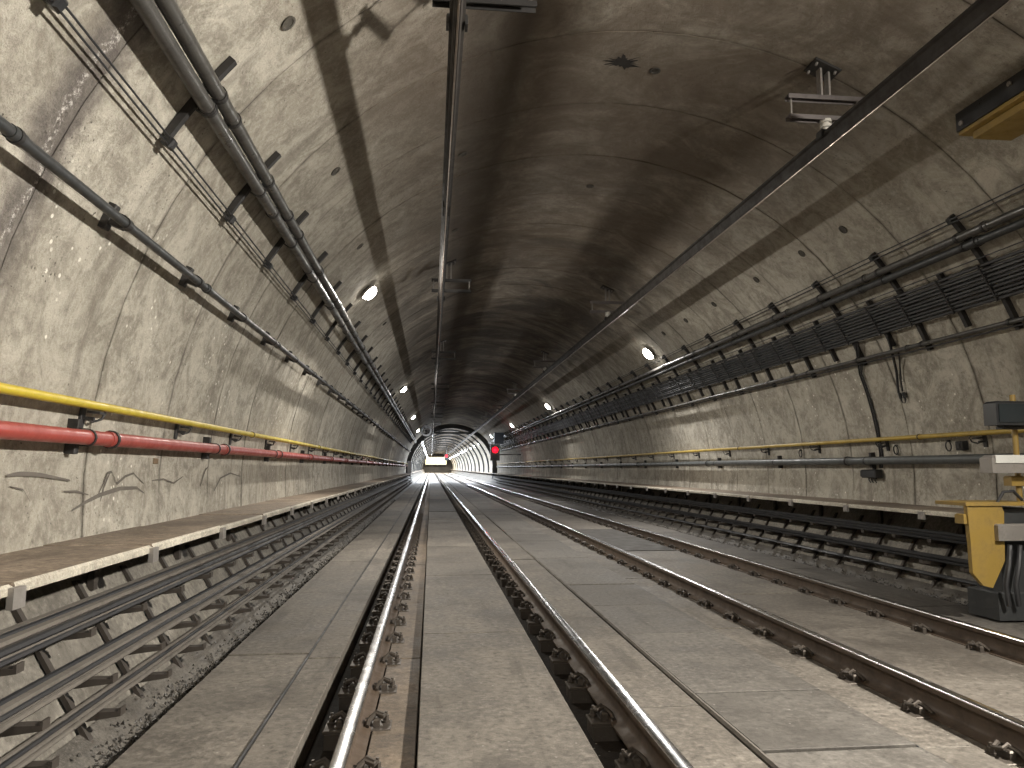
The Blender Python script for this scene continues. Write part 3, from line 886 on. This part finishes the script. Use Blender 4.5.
# wiring that drops from the right rack
def wall_cable(pts, r, name, label, group=None):
    full = []
    for (d0, i0, y0), (d1, i1, y1) in zip(pts, pts[1:]):
        for k in range(6):
            t = k/6
            full.append(P(d0+(d1-d0)*t, i0+(i1-i0)*t, y0+(y1-y0)*t))
    full.append(P(*pts[-1]))
    return tag(MB().tube(full, r, 6).build(name, M['cable'], smooth=True), label, 'cable', group)
wall_cable([(26, .07, 9.9), (23, .06, 10.05), (20, .03, 10.2), (14, .02, 10.22), (8, .02, 10.22), (4.5, .02, 10.22), (1.9, .03, 10.24)], 0.014, 'drop_cable', 'left strand of cable drop to the box under the grey pipe', 'cable drop on the right wall')
wall_cable([(26, .07, 9.95), (23, .06, 10.1), (20, .03, 10.25), (14, .02, 10.27), (8, .02, 10.27), (4.5, .02, 10.27), (1.9, .03, 10.29)], 0.012, 'drop_cable', 'right strand of cable drop to the box under the grey pipe', 'cable drop on the right wall')
wall_cable([(26, .08, 9.2), (22, .07, 9.3), (19, .03, 9.42), (16.5, .03, 9.5), (15.2, .04, 9.51)], 0.017, 'drop_cable', 'thick hanging cable ending in the paired plugs on right wall')
wall_cable([(22.5, .07, 9.15), (19.5, .03, 9.32), (17, .03, 9.40), (15.4, .04, 9.42)], 0.010, 'drop_cable', 'thin hanging cable ending in the paired plugs on right wall')
p = P(14.8, 0, 9.46); e = empty('plug_pair', p, wall_frame(14.8))
for s in (-1, 1):
    b = MB().cyl((0.035*UPR, s*0.04, 0.035), (-0.045*UPR, s*0.045, 0.035), 0.022, 10).build('plug', M['black'], e, smooth=True)
    MB().cyl((-0.045*UPR, s*0.045, 0.035), (-0.075*UPR, s*0.045, 0.035), 0.012, 8).build('plug_tip', M['steel'], b)
MB().box(-0.01, 0.02, -0.05, 0.05, -0.004, 0.03).build('clamp', M['steel'], e)
MB().tube([(-.07*UPR, .045, .035), (-.10*UPR, .03, .04), (-.11*UPR, 0, .04), (-.10*UPR, -.03, .04), (-.07*UPR, -.045, .035)], 0.006, 6).build('bridge_wire', M['cable'], e, smooth=True)
tag(e, 'pair of black cable plugs hanging on the right wall below the rack', 'connector')
p = P(0.9, 0, 10.46); e = empty('junction_box', p, wall_frame(0.9))
MB().box(-0.060, 0.060, -0.20, 0.16, 0.02, 0.13, ch=0.015).build('box_body', M['black'], e)
MB().box(-0.045, 0.045, 0.16, 0.24, 0.035, 0.10, ch=0.012).build('cable_gland', M['black'], e)
MB().box(-0.08, 0.08, -0.03, 0.03, -0.004, 0.03).build('mount_plate', M['steel'], e)
for yy in (-0.08, 0.0, 0.07):
    MB().tube([(-0.05*UPR, yy, 0.06), (-0.09*UPR, yy+0.01, 0.06), (-0.13*UPR, yy-0.015, 0.05)], 0.008, 6).build('loose_lead', M['cable'], e, smooth=True)
tag(e, 'small black junction box hanging under the grey pipe on right wall', 'junction box')
def wall_ring(y, deg, label, mat='galv'):
    e = empty('wall_ring', P(deg, 0, y), wall_frame(deg))
    MB().tube([(0.060*math.cos(a*math.pi/8), 0.050*math.sin(a*math.pi/8), 0.03) for a in range(16)], 0.008, 6, closed=True).build('ring', M['steel'], e, smooth=True)
    MB().cyl((0.06, 0, -0.004), (0.06, 0, 0.04), 0.013, 8).build('eye_bolt', M['steel'], e)
    tag(e, label, 'ring')
wall_ring(8.79, 5.5, 'oval steel ring on right wall nearest the work vehicle')
wall_ring(9.87, 5.2, 'oval steel ring on right wall beside the junction cable')
wall_ring(12.6, 5.2, 'oval steel ring on right wall beyond the junction cable')
e = empty('socket_box', P(5.5, 0, 8.54), wall_frame(5.5))
MB().box(-0.055, 0.055, -0.06, 0.06, -0.004, 0.085, ch=0.012).build('box_body', M['black'], e)
MB().box(-0.03, 0.03, -0.035, 0.035, 0.085, 0.10, ch=0.006).build('lid', M['steel'], e)
tag(e, 'small black square socket box above the grey pipe', 'socket')

# ------------------------------------------------------------------ overhead conductor bars and hangers
def conductor(x, z, label):
    e = empty('conductor_rail', (x, 0, z))
    prof = [(-0.015, -0.055), (0.015, -0.055), (0.020, -0.035), (0.028, -0.015), (0.034, 0.055), (0.056, 0.066), (0.056, 0.088), (-0.056, 0.088), (-0.056, 0.066), (-0.034, 0.055), (-0.028, -0.015), (-0.020, -0.035)]
    MB().prism(prof, Y0, Y1-5).build('aluminium_profile', M['alu'], e)
    MB().tube([(0, Y0, -0.060), (0, Y1-5, -0.060)], 0.0085, 8).build('contact_wire', M['copper'], e, smooth=True)
    jm = MB().box(-0.042, 0.042, -0.16, 0.16, -0.030, 0.060, ch=0.01).mesh('splice_plate', M['alu'])
    for y in seq(9.0 if x < 1 else 19.8, 10.2, 70): inst('splice_plate', jm, e, (0, y, 0))
    return tag(e, label, 'conductor rail', 'overhead conductor rails')
C1X, C2X, CBZ = 0.150, 3.775, 4.40
conductor(C1X, CBZ, 'dark overhead conductor bar above the near track')
conductor(C2X, CBZ, 'dark overhead conductor bar above the far right-hand track')
def hangers(xc, x0, x1, ys, word):
    topz = CZ + math.sqrt(RR**2 - (xc-CX)**2)
    deg = math.degrees(math.atan2(topz-CZ, xc-CX))
    xb = C1X if xc < 1 else C2X
    def bar(z):
        return MB().box(x0, x1, -0.045, 0.045, z-0.004, z+0.004).box(x0, x1, -0.045, -0.037, z-0.04, z+0.004).box(x0, x1, 0.037, 0.045, z-0.04, z+0.004)
    z1, z2 = 4.86, 4.655
    hm_ = M['hanger'] if xc > 1 else M['steel']
    up = bar(z1).mesh('upper_crossbar', hm_); lo = bar(z2).mesh('lower_crossbar', hm_)
    post = MB().box(xc-0.05, xc-0.03, -0.04, 0.04, z1, topz+0.06).box(xc+0.03, xc+0.05, -0.04, 0.04, z1, topz+0.06).mesh('hanger_post', M['galv'])
    pl = MB().box(-0.14, 0.14, -0.12, 0.12, -0.01, 0.02, ch=0.004).mesh('anchor_plate', M['steel'])
    bo = MB().cyl((0, 0, 0.02), (0, 0, 0.05), 0.014, 6).mesh('plate_bolt', M['galv'])
    rods = [MB().cyl((xx, 0, z2), (xx, 0, z1), 0.010, 6).mesh('tie_rod', M['galv']) for xx in (x0+0.04, x1-0.04)]
    ins = MB()
    for zc, r in ((4.64, 0.03), (4.615, 0.056), (4.59, 0.034), (4.565, 0.056), (4.54, 0.03), (4.52, 0.024)):
        ins.cyl((xb, 0, zc+0.014), (xb, 0, zc-0.014), r, 12)
    im = ins.mesh('insulator', M['porcelain'], smooth=True)
    cl = MB().box(xb-0.075, xb+0.075, -0.05, 0.05, 4.492, 4.520, ch=0.008).box(xb-0.078, xb-0.058, -0.05, 0.05, 4.44, 4.50).box(xb+0.058, xb+0.078, -0.05, 0.05, 4.44, 4.50).mesh('bar_clamp', M['steel'])
    for i, y in enumerate(ys):
        e = empty('conductor_hanger', (0, y, 0))
        inst('upper_crossbar', up, e); inst('lower_crossbar', lo, e); inst('hanger_post', post, e)
        for r in rods: inst('tie_rod', r, e)
        p = inst('anchor_plate', pl, e, (xc, 0, topz), wall_frame(deg)); [inst('plate_bolt', bo, p, (a*0.1, b*0.08, 0)) for a in (-1, 1) for b in (-1, 1)]
        k = inst('insulator', im, e); inst('bar_clamp', cl, e)
        tag(e, 'steel double crossbar hanger over the %s track, %s' % (word, nearest(i+1)), 'hanger', 'conductor bar hangers over the %s track' % word)
hangers(3.77, 3.39, 4.15, seq(6.70, 9.2, 70), 'far')
hangers(0.30, -0.03, 0.73, seq(5.20, 9.1, 70), 'near')

# ------------------------------------------------------------------ lamps
def lamp(deg, y, label, group, colour, power, lens, near=True, tilt=0.0, size=0.20):
    e = empty('tunnel_lamp', P(deg, 0, y), wall_frame(deg))
    MB().box(-0.06, 0.06, -0.05, 0.05, -0.004, 0.03, ch=0.004).build('mount_plate', M['steel'], e)
    MB().cyl((0, 0, 0.03), (0, 0, 0.075), size*0.55, 20, r1=size*0.62).build('housing', M['galv'], e, smooth=True)
    n = 20; mb = MB()
    rings = [(size*0.56, 0.075), (size*0.53, 0.110), (size*0.40, 0.150), (size*0.18, 0.172)]
    for r, h in rings:
        for k in range(n): mb.v.append(Vector((r*math.cos(6.28318*k/n), r*math.sin(6.28318*k/n), h)))
    for j in range(3):
        for k in range(n): mb.face((j*n+k, j*n+(k+1) % n, (j+1)*n+(k+1) % n, (j+1)*n+k))
    mb.face(tuple(3*n+k for k in range(n)))
    mb.build('lens', lens, e, smooth=True)
    tag(e, label, 'lamp', group)
    L = bpy.data.lights.new('lamp_light', 'AREA')
    L.shape = 'DISK'; L.size = size*0.95; L.energy = power; L.color = colour
    lo = bpy.data.objects.new('lamp_light', L)
    COL.objects.link(lo); lo.parent = e
    lo.location = (0, 0, 0.185)
    # shines inward and a little down
    s = 1 if deg > 90 else -1
    lo.rotation_euler = (math.pi, 0, 0)
    down = wall_frame(deg).transposed() @ Vector((0, 0, -1))
    dirv = (Vector((0, 0, 1)) + Vector((down.x, down.y, down.z))*tilt).normalized()
    lo.rotation_euler = dirv.to_track_quat('-Z', 'Y').to_euler()
    return e
TILT = 0.35
ly = [-3.0, 12.6, 28.3, 44.0, 59.7]
ry = [2.1, 17.75, 33.7, 49.0, 66.0]
PL = [0.7, 0.7, 0.34, 0.22, 0.2]
PR = [2.7, 0.7, 0.34, 0.22, 0.2]
for i, y in enumerate(ly):
    lamp(135, y, 'round white lamp on the left vault, %s' % ('behind the viewer' if i == 0 else nearest(i)), 'lamps on the left vault', WARM if i < 2 else NEUTRAL, LAMP_W*PL[i], M['lens'], tilt=TILT, size=0.25)
for i, y in enumerate(ry):
    lamp(42.2, y, 'round white lamp on the right vault, %s' % ('nearest, beyond the right picture edge' if i == 0 else nearest(i)), 'lamps on the right vault', WARM if i < 1 else NEUTRAL, LAMP_W*PR[i], M['lens'], tilt=TILT if i else -0.25, size=0.28)
for k in range(18):
    y = 77 + 8.2*k
    for deg, wd in ((135, 'left'), (41, 'right')):
        lamp(deg, y, 'cold white lamp beyond the portal on %s side, %s' % (wd, nearest(k+1)), 'lamps beyond the portal', COOL if y < 190 else WARM, LAMP_W*2.5, M['lens_cool'], tilt=0.1, size=0.3)

# ------------------------------------------------------------------ portal frame, fan, boxes and signals far in
e = empty('portal_frame', (CX, 74, CZ))
mb = MB(); mb.arc_strip(-14, 194, 3.98, 4.40, 0, 0.5, 48)
mb.v = [v - Vector((CX, 0, CZ)) for v in mb.v]
mb.build('arch_ring', M['conduit_dark'], e, smooth=True)
MB().box(-2.0, 2.0, 0.1, 0.4, 3.45, 3.62).build('cross_beam', M['conduit_dark'], e)
for s in (-1, 1): MB().box(s*4.1-0.18, s*4.1+0.18, -0.1, 0.1, -1.2, 1.6).build('jamb', M['conduit_dark'], e)
tag(e, 'dark steel arched portal frame spanning the tunnel far ahead', 'portal frame')
# ribs and station lights beyond the portal
for k in range(12):
    y = 84 + 7.4*k*(1+0.05*k)
    mb = MB(); mb.arc_strip(-12, 192, 4.24, 4.395, 0, 0.7, 40)
    mb.v = [v - Vector((CX, 0, CZ)) for v in mb.v]
    tag(mb.build('tunnel_rib', M['conduit_dark'], None, (CX, y, CZ), smooth=True), 'dark arched tunnel rib beyond the portal, %s' % nearest(k+1), 'rib', 'ribs beyond the portal', 'structure')
e = empty('station_light_band', (CX-0.6, Y1-3.0, 2.2))
MB().box(-3.1, 3.1, 0, 0.25, 0.0, 2.3, ch=0.05).build('light_box_frame', M['galv'], e)
for k in range(4): MB().box(-3.0+1.52*k, -1.56+1.52*k, -0.03, 0.0, 0.1, 2.2).build('light_panel', M['station_glow'], e)
tag(e, 'glowing warm band of station lights at the tunnel end', 'light')
# jet fan
fx, fz, fy = -0.42, 4.28, 62.5
e = empty('jet_fan', (fx, fy, fz))
mb = MB(); n = 24
prof = [(0.44, -0.95), (0.36, -0.80), (0.36, 0.80), (0.44, 0.95), (0.40, 0.95), (0.31, 0.78), (0.31, -0.78), (0.40, -0.95)]
for k in range(n):
    a = 6.28318*k/n
    for r, y in prof: mb.v.append(Vector((r*math.cos(a), y, r*math.sin(a))))
for k in range(n):
    l = (k+1) % n
    for j in range(8): mb.face((8*k+j, 8*l+j, 8*l+(j+1) % 8, 8*k+(j+1) % 8))
mb.build('fan_casing', M['white_box'], e, smooth=True)
MB().cyl((0, -0.3, 0), (0, 0.3, 0), 0.12, 12).build('hub', M['steel'], e)
for k in range(6):
    a = k*math.pi/3
    MB().box(0.10, 0.31, -0.05, 0.05, -0.012, 0.012, M=Matrix.Rotation(a, 4, 'Y') @ Matrix.Rotation(0.5, 4, 'X')).build('fan_blade', M['galv'], e)
for y in (-0.5, 0.5): MB().box(-0.05, 0.05, y-0.03, y+0.03, 0.34, 0.55).build('hanger', M['steel'], e)
tag(e, 'pale cylindrical jet fan hung from the left vault before the portal', 'fan')
# enamel box on the right wall
e = empty('equipment_cabinet', (5.05, 56, 3.45))
MB().box(-0.45, 0.25, -0.2, 0.2, -0.42, 0.42, ch=0.02).build('cabinet_body', M['blue_box'], e)
MB().box(0.25, 0.60, -0.05, 0.05, -0.1, 0.0).build('wall_arm', M['steel'], e)
tag(e, 'blue-grey equipment cabinet high on the right wall near the portal', 'cabinet')
# pale cabinet on the left ledge
e = empty('ledge_cabinet', (-1.94, 70, 0.79))
MB().box(-0.19, 0.19, -0.2, 0.2, 0, 1.1, ch=0.03).build('cabinet_body', M['white_box'], e)
MB().box(-0.16, 0.16, -0.215, -0.2, 0.08, 1.0).build('cabinet_door', M['white_box'], e)
tag(e, 'pale cabinet standing on the left ledge just before the portal', 'cabinet')
def signal(name, loc, mount, label, r):
    e = empty(name, loc)
    MB().box(-r*1.6, r*1.6, -0.06, 0.10, -r*3.6, r*1.9, ch=0.02).build('signal_head', M['black'], e)
    MB().cyl((0, -0.06, 0), (0, -0.075, 0), r, 16).build('red_lens', M['red_light'], e)
    MB().cyl((0, -0.06, -r*2.3), (0, -0.075, -r*2.3), r, 16).build('dark_lens', M['glass'], e)
    hood = MB()
    for k in range(9):
        a = math.pi*k/8
        for y in (-0.06, -0.22): hood.v.append(Vector((r*1.15*math.cos(a), y, r*1.15*math.sin(a))))
    for k in range(8): hood.face((2*k, 2*k+1, 2*k+3, 2*k+2))
    hood.build('hood', M['black'], e)
    mount(e)
    L = bpy.data.lights.new('signal_light', 'POINT'); L.energy = 8; L.color = (1, 0.03, 0.04); L.shadow_soft_size = 0.05
    lo = bpy.data.objects.new('signal_light', L); COL.objects.link(lo); lo.parent = e; lo.location = (0, -0.3, 0)
    tag(e, label, 'signal')
d = ray(495, 450)*52
signal('track_signal', (d.x, 52, d.z+H), lambda e: MB().box(0.3, 6.15-d.x, 0.0, 0.06, -0.35, -0.28).build('wall_arm', M['steel'], e), 'red track signal on an arm from the right wall', 0.20)
d2 = ray(446.5, 456)*140
signal('hanging_signal', (d2.x, 140, d2.z+H), lambda e: MB().cyl((0, 0.02, 0.3), (0, 0.02, CZ+4.3-(d2.z+H)), 0.05, 8).build('hanger_tube', M['steel'], e), 'tiny red signal hanging from the vault beyond the portal', 0.22)

# ------------------------------------------------------------------ yellow machine at the right edge, standing on the walkway slab
def px(x, y, Y):
    d = ray(x, y)*Y
    return Vector((d.x, Y, d.z+H))
MY = 6.45
e = empty('trackside_machine', (5.2, MY, -0.115))
tag(e, 'yellow trackside machine with lamps on a stalk at the right picture edge', 'machine')
E0 = Vector((5.2, MY, -0.115))
def plate(name, mat, pts, dy, parent=e, Y=MY):
    mb = MB(); n = len(pts); vs = [px(x, y, Y) - E0 for x, y in pts]
    for k in (0, 1): mb.v += [v + Vector((0, dy*k, 0)) for v in vs]
    mb.face(tuple(range(n))); mb.face(tuple(reversed(range(n, 2*n))))
    for k in range(n): mb.face((k, (k+1) % n, n+(k+1) % n, n+k))
    return mb.build(name, M[mat], parent)
def mbox(name, mat, a, b, dy, parent=e, Y=MY, ch=0.012):
    p = px(a[0], b[1], Y) - E0; q = px(b[0], a[1], Y) - E0
    return MB().box(p.x, q.x, p.y, p.y+dy, p.z, q.z, ch=ch).build(name, M[mat], parent)
plate('front_cheek_plate', 'machine', [(967, 505), (1001, 505), (1004, 512), (1005, 561), (993, 588), (984, 586), (973, 573), (971, 545)], 0.05)
mbox('top_flange', 'machine', (966, 502), (1032, 506), 0.42, ch=0.004, Y=MY-0.02)
mbox('edge_rib', 'machine', (964, 514), (970, 524), 0.12, Y=MY+0.02)
mbox('machine_housing', 'conduit_dark', (1004, 508), (1032, 600), 0.34, Y=MY+0.08)
mbox('relay_box', 'galv', (999, 524), (1034, 541), 0.10, Y=MY-0.05)
mbox('foot_block', 'conduit_dark', (1000, 592), (1036, 621), 0.40, Y=MY+0.06)
for i, (xa, xb) in enumerate(((1010, 1006), (1020, 1016))):
    MB().tube([px(xa, 545, MY+0.03)-E0, px(xa-1, 565, MY-0.02)-E0, px(xb, 585, MY-0.03)-E0, px(xb+3, 606, MY)-E0], 0.022, 8).build('hose', M['cable'], e, smooth=True)
MB().tube([px(996, 505, MY+0.02)-E0, px(1003, 492, MY)-E0, px(1013, 491, MY)-E0, px(1022, 500, MY+0.03)-E0], 0.014, 8).build('loop_hose', M['cable'], e, smooth=True)
p0 = px(1020, 504, MY+0.1)-E0; p1 = px(1020, 395, MY+0.1)-E0
MB().cyl(p0, Vector((p0.x, p0.y, p1.z)), 0.026, 10).build('lamp_stalk', M['machine'], e, smooth=True)
k = mbox('work_light', 'black', (997, 401), (1030, 425), 0.16, Y=MY-0.08, ch=0.02)
mbox('work_light_lens', 'glass', (1000, 404), (1027, 422), 0.01, parent=e, Y=MY-0.09, ch=0.002)
mbox('light_yoke', 'steel', (1004, 425), (1024, 429), 0.1, Y=MY-0.02)
k = mbox('marker_lamp', 'galv', (993, 455), (1032, 473), 0.16, Y=MY-0.08, ch=0.03)
mbox('marker_lens', 'lens_off', (996, 455), (1030, 463), 0.012, Y=MY-0.092, ch=0.004)
mbox('stalk_foot', 'machine', (1012, 476), (1028, 486), 0.1, Y=MY+0.04)
# yellow beam slung under the vault, running towards the viewer
e2 = empty('hoist_beam', (4.70, 5.2, 4.35))
tag(e2, 'yellow steel beam with black side plate under the vault, top right corner', 'beam')
def hb(name, mat, x0, x1, y0, y1, z0, z1, ch=0.006, parent=None):
    return MB().box(x0-4.70, x1-4.70, y0-5.2, y1-5.2, z0-4.35, z1-4.35, ch=ch).build(name, M[mat], parent or e2)
sp = hb('black_side_plate', 'black', 4.675, 4.69, 4.3, 6.10, 4.275, 4.445, 0)
for yy, zz in ((6.03, 4.33), (5.45, 4.395)):
    MB().cyl((4.675-4.70, yy-5.2, zz-4.35), (4.660-4.70, yy-5.2, zz-4.35), 0.022, 10).build('bolt', M['galv'], sp)
hb('beam_web', 'machine', 4.695, 4.75, 4.3, 6.08, 4.27, 4.43)
hb('beam_flange', 'machine', 4.68, 4.90, 4.3, 6.08, 4.235, 4.272)
hb('cross_plate', 'machine', 4.74, 5.10, 4.6, 5.98, 4.165, 4.232)
hb('lower_rib', 'machine', 4.86, 4.95, 4.4, 5.98, 4.272, 4.36)
for yy in (5.25, 4.5): hb('vault_bracket', 'machine', 4.70, 4.78, yy-0.05, yy+0.05, 4.42, 4.56, 0.01)
